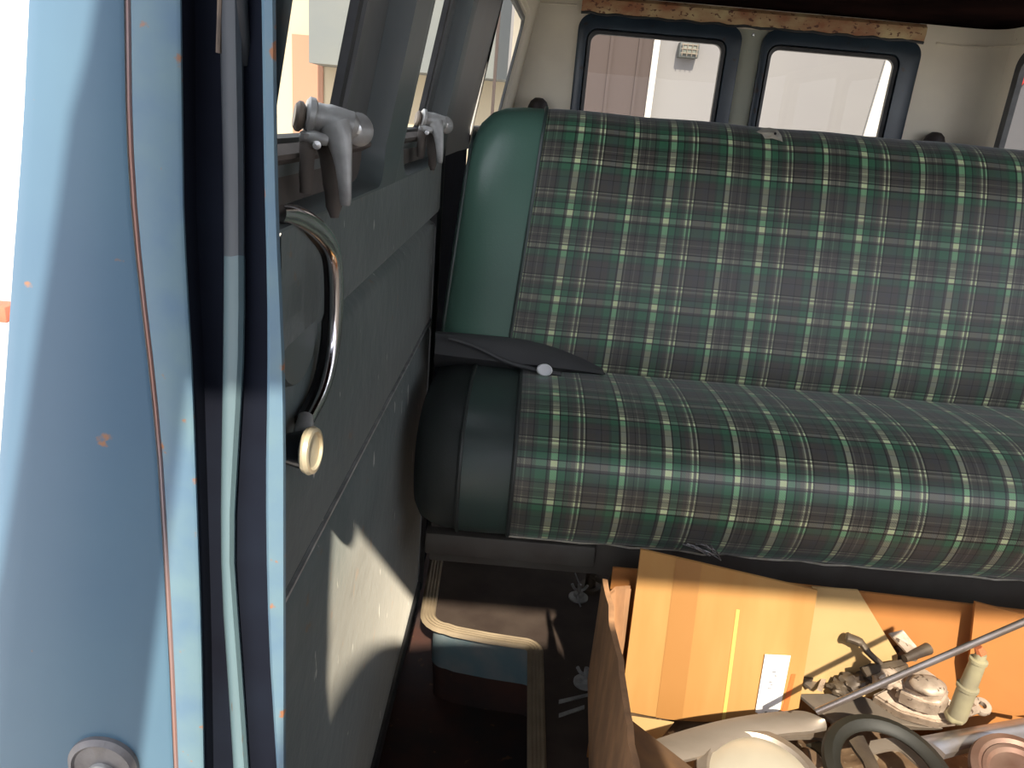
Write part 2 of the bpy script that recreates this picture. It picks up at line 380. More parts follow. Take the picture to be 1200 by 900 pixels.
# curved chrome pull with knob
hd = bpy.data.objects.new('door_handle', None); C.objects.link(hd); hd.parent = door; hd.empty_display_size = .02; hd['label'] = 'curved chrome pull handle ending in a black knob with brass cap'
def wx(u, v, x): return P(u, v, 0, x)
pts = [wx(330,250,-.146), wx(348,253,-.143), wx(372,268,-.139), wx(389,292,-.137), wx(394,330,-.136), wx(393,380,-.136), wx(388,425,-.136), wx(378,462,-.137), wx(362,494,-.138)]
sp_ = spline(pts, 6)
bm = nb(); tube(bm, sp_, [.0052+.0030*sin(pi*min(1, i/(len(sp_)-1)*1.05)) for i in range(len(sp_))], 14, .6); obj('chrome_bar', bm, M['chrome'], hd)
bm = nb(); tube(bm, [p+Vector((-.006, .002, -.002)) for p in sp_], .0062, 10, .8); obj('dark_backing', bm, M['black'], hd)
bm = nb(); tube(bm, [wx(358,488,-.139), wx(356,505,-.137), wx(357,522,-.136)], [.005,.007,.006], 12); obj('neck', bm, M['metal'], hd)
kc = wx(365,528,-.128); ax = Vector((1,-.10,.05)).normalized()
bm = nb(); lathe(bm, [(0,-.030),(.0085,-.030),(.0095,-.02),(.0125,-.008),(.0135,-.002),(0,-.002)], kc, ax, 24); obj('knob_stem', bm, M['black'], hd)
bm = nb(); lathe(bm, [(0,-.003),(.0152,-.003),(.0164,0),(.0152,.0026),(.0128,.0030),(.0112,.0014),(0,.001)], kc, ax, 28); obj('brass_cap', bm, M['brass'], hd)
# round pressed boss behind the pull
bm = nb(); lathe(bm, [(.055,-.002),(.052,.004),(.040,.006),(.0,.006)], wx(345,360,-.150), (1,0,0), 32); obj('round_boss', bm, M['doorblue'], door)

# rubber seal at door foot, and the rear door post
bm = nb(); box(bm, X0-.03, X0+.006, .457, 1.285, -.030, .006, .003); obj('bottom_seal', bm, M['rubber'], door)
bm = nb(); grid(bm, [[Vector((X0+x, 1.285+y, z)) for (x, y) in ((-.02,0),(.002,.004),(.008,.012),(.008,.03),(-.002,.036))] for z in (-.02,.2,.5,.78,.845)]+
                    [[wl(1.285+y, z, -x) for (x, y) in ((-.02,0),(.002,.004),(.008,.012),(.008,.03),(-.002,.036))] for z in (.9,1.05,1.2)])
obj('edge_seal', bm, M['rubber'], door)
# body side behind the door, up to the tail
bm = nb()
grid(bm, [[Vector((XW(y,z), y, z)) for y in (1.31,1.45,1.6,1.75)] for z in (-.02,.2,.4,.6,.8,.845)])
o = obj('wall_left', bm, M['recess'], kind='structure')
bm = nb(); grid(bm, [[wl(y, z, -.002) for y in (1.315,1.45,1.6,1.772)] for z in (.80,.845,1.0,1.1,1.25)]); obj('trim_1', bm, M['dkblue'], kind='structure')
bm = nb(); grid(bm, [[Vector((XW(y,z), y, z)) for y in (1.765,2.0,2.3,2.7)] for z in (0,.4,.795)])
rings(bm, [(rect_like(1.765, 2.7, .795, 1.25, 8), 0), (rrect(1.78, 2.50, .82, 1.17, .05, 8), 0), (rrect(1.785, 2.49, .825, 1.165, .05, 8), .012)], wl)
obj('wall_left_rear', bm, M['cream'], kind='structure')
window('window_3', (1.78, 2.50), (.82, 1.17), (1.81, 2.46), (.845, 1.14), .045, .010, None, M['cream'], M['frame'], 'rear quarter window behind the seat')
bm = nb(); grid(bm, [[wl(y, z, -.001) for y in (.455, .9, 1.35)] for z in (1.195, 1.26)]); obj('trim_2', bm, M['dkblue'], kind='structure')

# ================================================================ FRONT PILLAR (near, sunlit blue)
def yinterp(tab, y):
    for i in range(len(tab)-1):
        (y0, x0), (y1, x1) = tab[i], tab[i+1]
        if y <= y1 or i == len(tab)-2:
            t = (y-y0)/(y1-y0); return x0+(x1-x0)*t
YR = [-120+60*i for i in range(20)]
def smooth_tab(tab):
    return tab
E0 = [(-120,40),(0,34),(150,27),(300,16),(420,8),(520,1),(700,-14),(900,-32),(1020,-44)]
SE = [(-120,147),(0,149),(150,151),(250,157),(330,165),(430,177),(530,187),(650,194),(780,201),(900,206),(1020,210)]
BE = [(-120,212),(0,213),(250,216),(350,221),(430,226),(600,232),(750,237),(900,240),(1020,242)]
RL = [(-120,253),(0,256),(200,261),(300,262),(420,261),(540,259),(640,258),(720,261),(800,267),(900,273),(1020,282)]
RR = [(-120,283),(0,285),(200,288),(400,288),(480,284),(560,279),(640,275),(700,279),(780,285),(900,293),(1020,300)]
FL = [(-120,304),(0,306),(200,309),(350,313),(450,313),(560,311),(660,312),(760,315),(900,324),(1020,332)]
FR = [(-120,322),(0,323),(200,325),(300,328),(400,333),(500,335),(700,335),(900,335),(1020,335)]
YP = .40
def col(tab, y, dx=0, dy=0, at=None):
    out = []
    for v in YR:
        a = sum(yinterp(tab, v+k) for k in (-30,-15,0,15,30))/5
        p = Yp(a, v, YP+(dy if at is None else at)); out.append(Vector((p.x+dx, YP+dy, p.z)))
    return out
def strip(cols, r0=0, r1=99):
    bm = nb(); grid(bm, [list(r) for r in zip(*cols)][r0:r1]); return bm
pil = struct_empty('trim_3', 'near blue painted door pillar with rust spots and dark channels')
# outer skin, lip and main face
obj('outer_face', strip([col(E0,0,-.012,.16,0), col(E0,0,-.010,.05,0), col(E0,0,-.003,.012,0), col(E0,0,.0,.003), col(E0,0,.005,-.001), col(E0,0,.02,-.001), col(SE,0,-.004,-.001), col(SE,0,-.0016,0), col(SE,0,-.0008,.003)]), M['blue'], pil)
obj('rusty_seam', strip([col(SE,0,-.0011,.0012), col(SE,0,.0004,.0), col(SE,0,.0018,.0012)]), M['rustline'], pil)
obj('inner_face', strip([col(SE,0,.0014,.003), col(SE,0,.002,0), col(BE,0,-.003,-.002), col(BE,0,-.0008,-.001), col(BE,0,0,.002)]), M['blue_dull'], pil)
obj('dark_channel', strip([col(BE,0,-.0002,.002), col(BE,0,-.0006,.016,0), col(RL,0,.002,.016), col(RL,0,.0004,.014)]), M['recess'], pil)
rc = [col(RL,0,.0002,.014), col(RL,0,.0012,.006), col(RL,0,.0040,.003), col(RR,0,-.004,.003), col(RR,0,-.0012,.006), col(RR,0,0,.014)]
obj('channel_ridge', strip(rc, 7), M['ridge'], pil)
obj('upper_ridge', strip(rc, 0, 8), mat('upper_ridge', (.055,.062,.075,1), .6, col2=(.085,.10,.115,1), scale=20, stretch=(2,1,.4)), pil)  # upper part of the ridge, darker and greyer than below
obj('inner_channel', strip([col(RR,0,-.0001,.012), col(RR,0,-.0003,.012), col(FL,0,.002,.009), col(FL,0,.0004,.008)]), M['recess'], pil)
obj('inner_flange', strip([col(FL,0,.0002,.008), col(FL,0,.0004,.002), col(FL,0,.0016,.0), col(FR,0,-.0016,.0), col(FR,0,0,.003), col(FR,0,-.004,.016,.003)]), M['blue_dull'], pil)
# rubber weatherstrip clinging to the top of the ridge
bm = nb()
cc = [(Yp(258,-100,YP-.003)), Yp(263,0,YP-.002), Yp(266,40,YP), Yp(268,72,YP+.004)]
tube(bm, [Vector((p.x+.003, p.y+.01, p.z)) for p in cc], .0045, 10); obj('weatherstrip', bm, M['rubber'], pil)
bm = nb()
for du in (258, 270, 281):
    tube(bm, [Yp(du+1,-100,YP+.006), Yp(du,0,YP+.006), Yp(du-2,62,YP+.008)], .0014, 8)
obj('torn_strip', bm, mat('old_glue', (.16,.12,.09,1), .7, col2=(.06,.05,.045,1), scale=40), pil)
# striker plate at foot
sc_ = Yp(121, 905, YP-.004)
sp = bpy.data.objects.new('striker_plate', None); C.objects.link(sp); sp.parent = pil; sp['label'] = 'dull grey rounded striker plate'; sp.empty_display_size = .02
bm = nb()
lp = rrect(-.0235, .0235, -.045, .0275, .0225, 10)
lp2 = rrect(-.020, .020, -.042, .0240, .0195, 10); lp3 = rrect(-.0185, .0185, -.04, .0222, .018, 10)
rings(bm, [(lp, 0), (lp, -.004), (lp2, -.0065), (lp3, -.0050), (rrect(-.0085,.0085,-.0095,.0085,.0084,10), -.0050)], lambda a, b_, d: Vector((sc_.x+a, YP+d, sc_.z+b_)))
obj('plate', bm, mat('dull_zinc', (.22,.21,.21,1), .5, .3, col2=(.16,.15,.15,1), scale=60, bump=.3, bscale=120), sp)
bm = nb(); lathe(bm, [(.010,-.001),(.0095,.002),(.006,.0035),(.0045,.0035),(.004,.001),(0,.001)], (sc_.x, YP-.0055, sc_.z-.001), (0,-1,0), 24); obj('screw', bm, M['metal'], sp)

# ================================================================ REAR WALL AND TAIL DOORS
YB = 2.70
gA = [Yp(692,44,YB), Yp(683,120,YB), Yp(846,55,YB), Yp(901,63,YB), Yp(1050,72,YB)]
LX0, LX1 = .112, .634; RX0, RX1 = .700, 1.206
ZT = 1.205; ZB = .72
def bw(a, b_, d): return Vector((a, YB-d, b_))
bm = nb()
XL, XR = -.095, 1.33
grid(bm, [[Vector((x, YB, z)) for x in (XL, .05, .135)] for z in (0,.4,.8,1.1,1.26)])
grid(bm, [[Vector((x, YB, z)) for x in (1.185, XR)]+[Vector((XR+.10*sin(t), YB-.10*(1-cos(t)), z)) for t in (.3,.6,.9,1.2,1.57)] for z in (0,.4,.8,1.1,1.26)])
grid(bm, [[Vector((x, YB, z)) for x in (.135, .6, 1.185)] for z in (1.18,1.26)])
grid(bm, [[Vector((x, YB, z)) for x in (.135, .6, 1.185)] for z in (0,.45,.72)])
obj('wall_back', bm, M['cream'], kind='structure')
def tail_door(name, x0, x1, g0, g1, label):
    d = struct_empty(name, label); n = 8
    bm = nb(); rings(bm, [(rrect(x0, x1, ZB-.1, ZT, .045, n), -.004), (rrect(x0, x1, ZB-.1, ZT, .045, n), .014), (rrect(x0+.008, x1-.008, ZB-.09, ZT-.008, .042, n), .020),
                          (rrect(g0-.016, g1+.016, .80, 1.163, .035, n), .020), (rrect(g0-.013, g1+.013, .803, 1.160, .033, n), .010), (rrect(g0-.010, g1+.010, .803, 1.160, .033, n), .0)], bw)
    obj('frame', bm, M['dkblue'], d)
    bm = nb(); rings(bm, [(rrect(g0-.014, g1+.014, .80, 1.161, .034, n), .010), (rrect(g0-.010, g1+.010, .805, 1.157, .030, n), .018), (rrect(g0, g1, .815, 1.147, .026, n), .012), (rrect(g0+.001, g1-.001, .815, 1.146, .026, n), .0)], bw)
    obj('rubber_seal', bm, M['rubber'], d)
    bm = nb(); bm.faces.new([bm.verts.new(bw(a, b_, .004)) for a, b_ in rrect(g0-.002, g1+.002, .812, 1.149, .026, n)]); obj('pane', bm, M['glass'], d, smooth=False)
    return d
tail_door('door_2', LX0, LX1, .156, .575, 'dark blue framed rear door window on the left')
tail_door('door_3', RX0, RX1, .735, 1.128, 'dark blue framed rear door window on the right')
bm = nb(); box(bm, LX1-.02, RX0+.02, YB-.002, YB+.010, .72, 1.20, .003); obj('trim_4', bm, mat('greenish_cream', (.42,.42,.32,1), .5, col2=(.36,.37,.30,1), scale=8), kind='structure')
bm = nb(); box(bm, .664, .671, YB-.010, YB-.001, 1.180, 1.190, .001); obj('screw', bm, M['bright'], bpy.data.objects['trim_4'])
bm = nb(); grid(bm, [[Vector((.115+1.085*i/30, YB-.006-d, z+.002*sin(i*1.3)*(k==0))) for i in range(31)] for k, (z, d) in enumerate(((1.203,0),(1.206,.016),(1.225,.022),(1.245,.020),(1.256,.008)))]); obj('trim_5', bm, M['rustbeam'], kind='structure')
# dark wavy edge of the seal over the doors
bm = nb(); tube(bm, [Vector((.115+1.085*i/40, YB-.02-.002*sin(i*2.1), 1.2045+.0025*sin(i*1.7))) for i in range(41)], .0045, 8); obj('trim_6', bm, M['rubber'], kind='structure')
# rolled crease in the cream corners
bm = nb(); tube(bm, [Vector((XL+.02, YB-.002, 1.222)), Vector((.10, YB-.002, 1.226))], .003, 8); tube(bm, [Vector((1.25, YB-.002, 1.207)), Vector((XR, YB-.002, 1.205)), Vector((XR+.07, YB-.03, 1.205)), Vector((XR+.10, YB-.12, 1.205)), Vector((XR+.10, 1.4, 1.205))], .003, 8)
obj('trim_7', bm, M['cream'], kind='structure')

# right wall
XRW = XR+.10
bm = nb()
wr = lambda a, b_, d: Vector((XRW+d, a, b_))
rings(bm, [(rect_like(1.46, YB-.10, .78, 1.26, 8), 0), (rrect(1.5, 2.53, .84, 1.185, .05, 8), 0), (rrect(1.505, 2.525, .845, 1.18, .05, 8), .015)], wr)
rings(bm, [(rect_like(.6, 1.46, .78, 1.26, 8), 0), (rrect(.64, 1.42, .80, 1.21, .05, 8), 0), (rrect(.645, 1.415, .805, 1.205, .05, 8), .015)], wr)
grid(bm, [[Vector((XRW, y, z)) for y in (.6, 1.5, YB-.10)] for z in (0,.4,.78)])
obj('wall_right', bm, M['cream'], kind='structure')
w4 = struct_empty('window_4', 'side window at the right with a dark rubber frame')
bm = nb(); rings(bm, [(rrect(1.495, 2.535, .835, 1.19, .05, 8), -.001), (rrect(1.50, 2.53, .84, 1.185, .05, 8), -.008), (rrect(1.525, 2.505, .862, 1.163, .04, 8), -.006), (rrect(1.527, 2.503, .864, 1.161, .04, 8), .01)], wr); obj('rubber_seal', bm, M['rubber'], w4)
bm = nb(); bm.faces.new([bm.verts.new(wr(a, b_, .004)) for a, b_ in rrect(1.522, 2.508, .86, 1.165, .04, 8)]); obj('pane', bm, M['glass'], w4, smooth=False)

w5 = struct_empty('window_5', 'unseen further side window at the right')  # added out of view to let more light into the van
bm = nb(); rings(bm, [(rrect(.635, 1.425, .795, 1.215, .05, 8), -.001), (rrect(.64, 1.42, .80, 1.21, .05, 8), -.008), (rrect(.665, 1.395, .822, 1.188, .04, 8), -.006), (rrect(.667, 1.393, .824, 1.186, .04, 8), .01)], wr); obj('rubber_seal', bm, M['rubber'], w5)
bm = nb(); bm.faces.new([bm.verts.new(wr(a, b_, .004)) for a, b_ in rrect(.662, 1.398, .82, 1.19, .04, 8)]); obj('pane', bm, M['glass'], w5, smooth=False)
# ceiling: ribbed dark headliner, with the windscreen header at its front edge
bm = nb(); rows = []
for i in range(60):
    y = -.14+2.86*i/59; dz = .006*max(0, sin(i*2*pi/12))**4
    rows.append([Vector((-.152+.06*(y > .41), y, 1.252)), Vector((-.08, y, 1.256-dz)), Vector((.6, y, 1.262-dz)), Vector((1.35, y, 1.258-dz)), Vector((1.47, y, 1.252))])
grid(bm, rows); obj('ceiling', bm, M['headliner'], kind='structure')
bm = nb(); box(bm, -.158, 1.50, -.16, YB+.03, 1.275, 1.29); obj('trim_8', bm, M['blue'], kind='structure')     # outer roof skin
bm = nb(); box(bm, -.140, 1.5, -.165, -.14, 1.2045, 1.285, .003); obj('trim_9', bm, M['blue'], kind='structure')  # windscreen header
bm = nb(); box(bm, -.158, -.12, -.15, .44, 1.20, 1.28, .003); obj('trim_10', bm, M['blue'], kind='structure')       # header over the front doorway
# windscreen pillar, leaning with the body side
bm = nb()
plate(bm, [(-.160,-.10,1.32), (-.113,-.10,1.32), (-.113,-.10,1.21), (-.122,-.10,1.159), (-.150,-.10,1.0), (-.173,-.10,.868), (-.245,-.10,.45), (-.30,-.10,.0), (-.52,-.10,.0), (-.42,-.10,.40), (-.305,-.10,.80), (-.247,-.10,1.003), (-.226,-.10,1.081), (-.213,-.10,1.132), (-.199,-.10,1.183), (-.187,-.10,1.23), (-.18,-.10,1.259), (-.169,-.10,1.288)], .03, (0,-1,0))
obj('trim_11', bm, M['blue'], kind='structure', smooth=False)

# ================================================================ FLOOR AND STEP WELL
WX = .095; WY = 1.145; R = .035
arc = [(WX-R+R*cos(t), WY-R+R*sin(t)) for t in [radians(a) for a in range(0, 91, 10)]]       # convex corner
inner = [(-.088+.022-.022*sin(t), WY+.045-.022+.0*t) for t in (0,)]
path = [(WX+.004,.2), (WX+.004,.6), (WX,WY-R)] + arc[1:] + [(.0,WY+.006), (-.06,WY+.016)]
ccx, ccy, rr = -.075, WY+.05, .028
path += [(ccx-rr*sin(t)+.0, ccy-rr*cos(t)) for t in [radians(a) for a in range(0, 91, 15)]]
path += [(-.106,WY+.12), (-.112,1.45), (-.115,1.9)]
bm = nb()
poly = [Vector((x, y, 0)) for x, y in path] + [Vector((-.115,2.7,0)), Vector((1.44,2.7,0)), Vector((1.44,.2,0))]
bm.faces.new([bm.verts.new(p) for p in poly]); bmesh.ops.triangulate(bm, faces=bm.faces)
obj('floor', bm, M['floor'], kind='structure', smooth=False)
# ribbed metal edge trim following the well
def offset(path, d):
    out = []
    for i, p in enumerate(path):
        a = Vector(path[max(i-1,0)]); b_ = Vector(path[min(i+1,len(path)-1)])
        t = (b_-a).normalized(); n = Vector((-t.y, t.x))
        out.append(Vector(p)+n*d)
    return out
bm = nb(); sec = []
for k in range(9):
    sec.append((.002+.003*k, .004+.0016*(k % 2)))
sec = [(.002,-.014),(.000,.002)]+[(s_-.001, h) for s_, h in sec]+[(.028,-.0005)]
cols = []
for d, h in sec:
    cols.append([Vector((p.x, p.y, h)) for p in offset([(a, b_) for a, b_ in path], d)])
grid(bm, cols); obj('trim_12', bm, M['trim'], kind='structure')
# risers round the well
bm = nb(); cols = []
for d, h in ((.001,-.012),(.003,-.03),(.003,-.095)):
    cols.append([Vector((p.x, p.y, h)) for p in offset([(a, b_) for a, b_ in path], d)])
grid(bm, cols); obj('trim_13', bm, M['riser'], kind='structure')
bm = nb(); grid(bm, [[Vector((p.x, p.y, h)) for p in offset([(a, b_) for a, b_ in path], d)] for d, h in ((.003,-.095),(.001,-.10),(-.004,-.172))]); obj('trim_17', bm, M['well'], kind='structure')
bm = nb(); grid(bm, [[Vector((x, y, -.17+.004*sin(9*x+14*y))) for x in (-.22,-.1,0,.13)] for y in (.2,.5,.8,1.0,1.25,2.0)]); obj('trim_14', bm, M['well'], kind='structure')
bm = nb(); grid(bm, [[Vector((X0-.028, y, z)) for y in (.2,.8,1.3,2.0)] for z in (-.20,-.02)]); obj('trim_15', bm, M['well'], kind='structure')

# ================================================================ BENCH SEAT
seat = thing('bench_seat', 'long bench seat in green plaid fabric with dark green vinyl ends', 'bench seat')
def arclen(pr):
    L_ = [0]
    for i in range(1, len(pr)): L_.append(L_[-1]+(pr[i]-pr[i-1]).length)
    return L_
def extrude(prof, xs, fx=None, closed=True, uvs=True):
    """prof: (y,z) list; xs: (x, scale) list; scaled about the profile centre"""
    bm = nb(); uvl = bm.loops.layers.uv.new('UVMap')
    pr = [Vector((y, z)) for y, z in prof]; cen = sum(pr, Vector((0,0)))/len(pr); al = arclen(pr+[pr[0]])
    rows = []
    for x, s in xs:
        rows.append([bm.verts.new(((fx(x, (cen+(p-cen)*s).y) if fx else x), (cen+(p-cen)*s).x, (cen+(p-cen)*s).y)) for p in pr])
    n = len(pr)
    for i in range(len(rows)-1):
        for k in range(n):
            f = bm.faces.new((rows[i][k], rows[i][(k+1)%n], rows[i+1][(k+1)%n], rows[i+1][k]))
            uv = [(xs[i][0], al[k]), (xs[i][0], al[k+1]), (xs[i+1][0], al[k+1]), (xs[i+1][0], al[k])]
            for l, t in zip(f.loops, uv): l[uvl].uv = t
    if xs[0][1] < .75: bm.faces.new(rows[0][::-1])
    if xs[-1][1] < .75: bm.faces.new(rows[-1])
    return bm, cen
def ring_at(prof, x, s, fx=None, cen=None):
    pr = [Vector((y, z)) for y, z in prof]; cen = sum(pr, Vector((0,0)))/len(pr)
    return [Vector(((fx(x, (cen+(p-cen)*s).y) if fx else x), (cen+(p-cen)*s).x, (cen+(p-cen)*s).y)) for p in pr]
def closed_tube(bm, pts, r, n=8):
    pts = pts+[pts[0]]
    tube(bm, pts, r, n)
sm = lambda pr, n=5: [(p.x, p.y) for p in spline([Vector((a, b_, 0)) for a, b_ in pr], n, closed=True)]
BACK = sm([(1.235,.425),(1.196,.455),(1.182,.51),(1.190,.58),(1.205,.66),(1.225,.74),(1.250,.82),(1.280,.868),(1.325,.889),(1.372,.880),(1.405,.845),(1.418,.74),(1.400,.60),(1.370,.46),(1.30,.42)])
CUSH = sm([(1.02,.305),(.968,.310),(.940,.335),(.922,.375),(.920,.420),(.938,.462),(.985,.492),(1.06,.502),(1.16,.497),(1.30,.480),(1.34,.44),(1.33,.34),(1.25,.308),(1.12,.305)])
def fxb(x, z): return x+.030*(z-.70)/.4*max(0, min(1, (.35-x)/.35))
XE = 1.08
def sag(z): return 0
xsm = [(.004,1),(.02,1.006)]+[(.02+(XE-.02)*i/30, 1.006+.004*sin(i*1.1)) for i in range(1, 31)]
bm, _ = extrude(BACK, xsm, fxb); obj('backrest_fabric', bm, M['plaid'], seat)
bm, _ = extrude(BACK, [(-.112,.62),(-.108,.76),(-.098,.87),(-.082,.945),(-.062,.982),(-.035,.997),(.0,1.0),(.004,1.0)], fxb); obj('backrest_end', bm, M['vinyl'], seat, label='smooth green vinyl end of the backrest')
bm = nb(); closed_tube(bm, ring_at(BACK, .003, 1.006, fxb), .0032); obj('backrest_piping', bm, M['vinyl_dk'], seat)
bm = nb(); closed_tube(bm, ring_at(BACK, -.107, .80, fxb), .0028); obj('end_piping', bm, M['vinyl_dk'], seat)
bm, _ = extrude(BACK, [(XE,1.0),(XE+.06,.98),(XE+.09,.87),(XE+.10,.6)], fxb); obj('backrest_end', bm, M['vinyl'], seat)
bm, _ = extrude(CUSH, [(.012,1),(.03,1.008)]+[(.03+(XE-.03)*i/30, 1.008+.004*sin(i*.9)) for i in range(1, 31)]); obj('cushion_fabric', bm, M['plaid'], seat)
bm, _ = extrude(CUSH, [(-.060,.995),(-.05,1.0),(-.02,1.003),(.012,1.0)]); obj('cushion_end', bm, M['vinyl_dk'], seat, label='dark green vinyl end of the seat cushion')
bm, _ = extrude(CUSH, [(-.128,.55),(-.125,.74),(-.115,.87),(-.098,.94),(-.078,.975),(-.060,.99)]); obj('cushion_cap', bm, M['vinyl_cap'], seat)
bm = nb(); closed_tube(bm, ring_at(CUSH, .012, 1.006), .0032); obj('cushion_piping', bm, M['vinyl_cap'], seat)
bm = nb(); closed_tube(bm, ring_at(CUSH, -.060, .998), .0032); obj('cap_piping', bm, M['vinyl_cap'], seat)
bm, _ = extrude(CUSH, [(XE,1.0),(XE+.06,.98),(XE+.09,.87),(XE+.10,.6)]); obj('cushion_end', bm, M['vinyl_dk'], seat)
# frayed pale hem at the cushion's lower edge
bm = nb(); tube(bm, [Vector((.012+i*.035, .967+.002*sin(i*2.2), .3075+.0016*sin(i*3.7))) for i in range(31)], .0016, 6); obj('frayed_hem', bm, M['foam'], seat)
# charcoal vinyl flap tucked between cushion and back
bm = nb(); rows = []
for i in range(15):
    t = i/14; x = -.128+.272*t
    h = .040*(1-(max(0, t-.35)/.65)**2.2)+.002
    lean = .012*sin(pi*t)
    rows.append([Vector((x, 1.186, .480)), Vector((x, 1.168-lean, .497)), Vector((x+.002, 1.158-lean, .500+h*.25)), Vector((x+.002, 1.163-lean*.5, .500+h*.65)), Vector((x, 1.172, .498+h)), Vector((x, 1.182, .500+h*.98))])
grid(bm, rows); obj('vinyl_flap', bm, M['flap'], seat)
bm = nb()
pc = [Vector((-.105,1.150,.540)), Vector((-.06,1.148,.530)), Vector((-.01,1.142,.512)), Vector((.04,1.135,.505)), Vector((.075,1.132,.503))]
tube(bm, spline(pc, 5), [.004]*21, 8); obj('flap_fold', bm, M['flap'], seat)
bm = nb(); fc = Vector((.048, 1.128, .509)); lathe(bm, [(0,-.002),(.010,-.002),(.0125,0),(.011,.0025),(.006,.001),(0,.001)], fc, (.05,-1,.55), 18)
for v in bm.verts: v.co.z = fc.z+(v.co.z-fc.z)*.75
obj('snap_button', bm, M['label'], seat, label='white torn snap spot on the vinyl flap')
# tear in the fabric near the top of the backrest
bm = nb(); ct = Yp(903,157,1.248)
tear = [(a*1.25, b*1.25) for a, b in [(-.017,.001),(-.009,.006),(.0,.0075),(.009,.006),(.014,-.001),(.015,-.008),(.010,-.0065),(.002,-.005),(-.007,-.006),(-.010,-.001)]]
cenv = bm.verts.new(ct+Vector((0,-.010,.002)))
ring = [bm.verts.new(ct+Vector((a, .002+b_*.9, b_))) for a, b_ in tear]
for i in range(len(ring)): bm.faces.new((ring[i], ring[(i+1)%len(ring)], cenv))
tear_o = obj('torn_patch', bm, M['foam'], seat, label='small tear showing pale foam')
bm = nb(); lathe(bm, [(0,0),(.0022,0),(.0018,.001),(0,.001)], ct+Vector((.004,-.010,.001)), (0,-1,.4), 8); obj('tear_hole', bm, M['black'], seat)
# seat frame
bm = nb(); box(bm, -.10, XE+.05, .985, 1.005, .245, .312, .003); box(bm, -.10, XE+.05, 1.28, 1.30, .245, .312, .003); obj('seat_rail', bm, M['seatframe'], seat)
bm = nb(); box(bm, -.105, .14, .965, 1.30, .268, .302, .003); obj('side_bracket', bm, M['seatframe'], seat)
for (lx, ly) in ((.19,1.05),(.19,1.32),(.95,1.05),(.95,1.32)):
    bm = nb(); tube(bm, [(lx,ly,.0),(lx,ly,.26)], .011, 12); tube(bm, [(lx,ly,.0),(lx,ly,.008)], .022, 14); obj('leg', bm, M['dark'], seat)
bm = nb(); tube(bm, [(.19,1.05,.18),(.19,1.32,.03)], .005, 8); obj('brace', bm, M['dark'], seat)
bm = nb(); tube(bm, spline([Vector((.155,1.30,.045)), Vector((.165,1.27,.03)), Vector((.160,1.26,.018)), Vector((.168,1.25,.004))], 5), .0016, 6); tag(obj('wire_end', bm, M['bright']), 'thin pale wire end curling beside the far seat leg', 'wire')

# floor anchors
def anchor(x, y, label):
    t = thing('anchor_bolt', label, 'bolt', group=None)
    bm = nb(); lathe(bm, [(0,.0),(.019,.0),(.019,.003),(.016,.0045),(0,.0045)], (x,y,.0), (0,0,1), 24); obj('washer', bm, M['metal'], t)
    bm = nb(); lathe(bm, [(0,.0045),(.010,.0045),(.010,.012),(.008,.013),(0,.013)], (x,y,0), (0,0,1), 6); obj('nut', bm, M['metal'], t)
    bm = nb(); tube(bm, [(x,y,.010),(x,y,.030)], .004, 10); obj('stud', bm, M['metal'], t)
    bm = nb()
    for s in (-1, 1): tube(bm, spline([Vector((x,y,.016)), Vector((x+s*.009,y,.020)), Vector((x+s*.015,y,.030))], 4), .003, 8)
    obj('wing', bm, M['metal'], t)
anchor(.163, 1.045, 'near wing bolt and washer on the dark floor beside the box')
anchor(.165, 1.285, 'far wing bolt on the dark floor under the seat corner')
bm = nb()
plate(bm, [G(655,820,.002), G(690,812,.002), G(690,815,.002), G(655,824,.002)], .002); plate(bm, [G(655,836,.002), G(685,826,.002), G(685,830,.002), G(655,840,.002)], .002)
tag(obj('metal_strap', bm, M['metal'], smooth=False), 'thin metal strap lying on the floor below the near wing bolt', 'strap')
# bump covers standing at the tail wall
for px, lab in ((630,'dark rubber knob on the rear wall left of the rear windows'), (1092,'dark rubber knob on the rear wall right of the rear windows')):
    c0 = Yp(px, 134 if px < 700 else 174, 2.66)
    bm = nb(); lathe(bm, [(0,.052),(.014,.050),(.026,.040),(.034,.022),(.037,0),(.037,-.06),(0,-.06)], c0, (0,-.15,1), 20); tag(obj('bump_stop', bm, mat('brown_rubber', (.02,.013,.012,1), .6)), lab, 'knob')
    bm = nb()

# ================================================================ CARDBOARD BOX
cb = thing('cardboard_box', 'worn open cardboard box full of old metal parts below the seat', 'box')
BX0, BX1, BY0, BY1, BZ = .152, .90, .44, .885, .305
def sheet(pts, m, name, t=.004, parent=cb, nrm=None, label=None, sm_=False):
    bm = nb(); plate(bm, pts, t, nrm); return obj(name, bm, m, parent, smooth=sm_, label=label)
# left wall with ragged torn top
bm = nb()
top = []
for i in range(24):
    y = BY0+(BY1-BY0-.012)*i/23; top.append(Vector((BX0-.012*(y-BY0)/(BY1-BY0)+.004*mnoise.noise(Vector((y*30,0,0))), y, BZ-.02+.03*(y-BY0)/(BY1-BY0)+.006*mnoise.noise(Vector((y*60,3,0))))))
grid(bm, [[Vector((BX0+.006, p.y, 0.002)) for p in top], [Vector((p.x-.002+.004*mnoise.noise(Vector((p.y*50,9,0))), p.y, .15)) for p in top], top, [p+Vector((.007,0,-.001)) for p in top], [p+Vector((.008,0,-.15)) for p in top], [Vector((BX0+.013, p.y, 0.002)) for p in top]])
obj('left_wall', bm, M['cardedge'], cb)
sheet([Vector((BX0+.004,BY1,.002)), Vector((BX1,BY1,.002)), Vector((BX1,BY1+.02,.292)), Vector((.4,BY1+.02,.308)), Vector((BX0+.004,BY1+.01,BZ+.01))], M['card2'], 'far_wall', nrm=(0,-1,0))
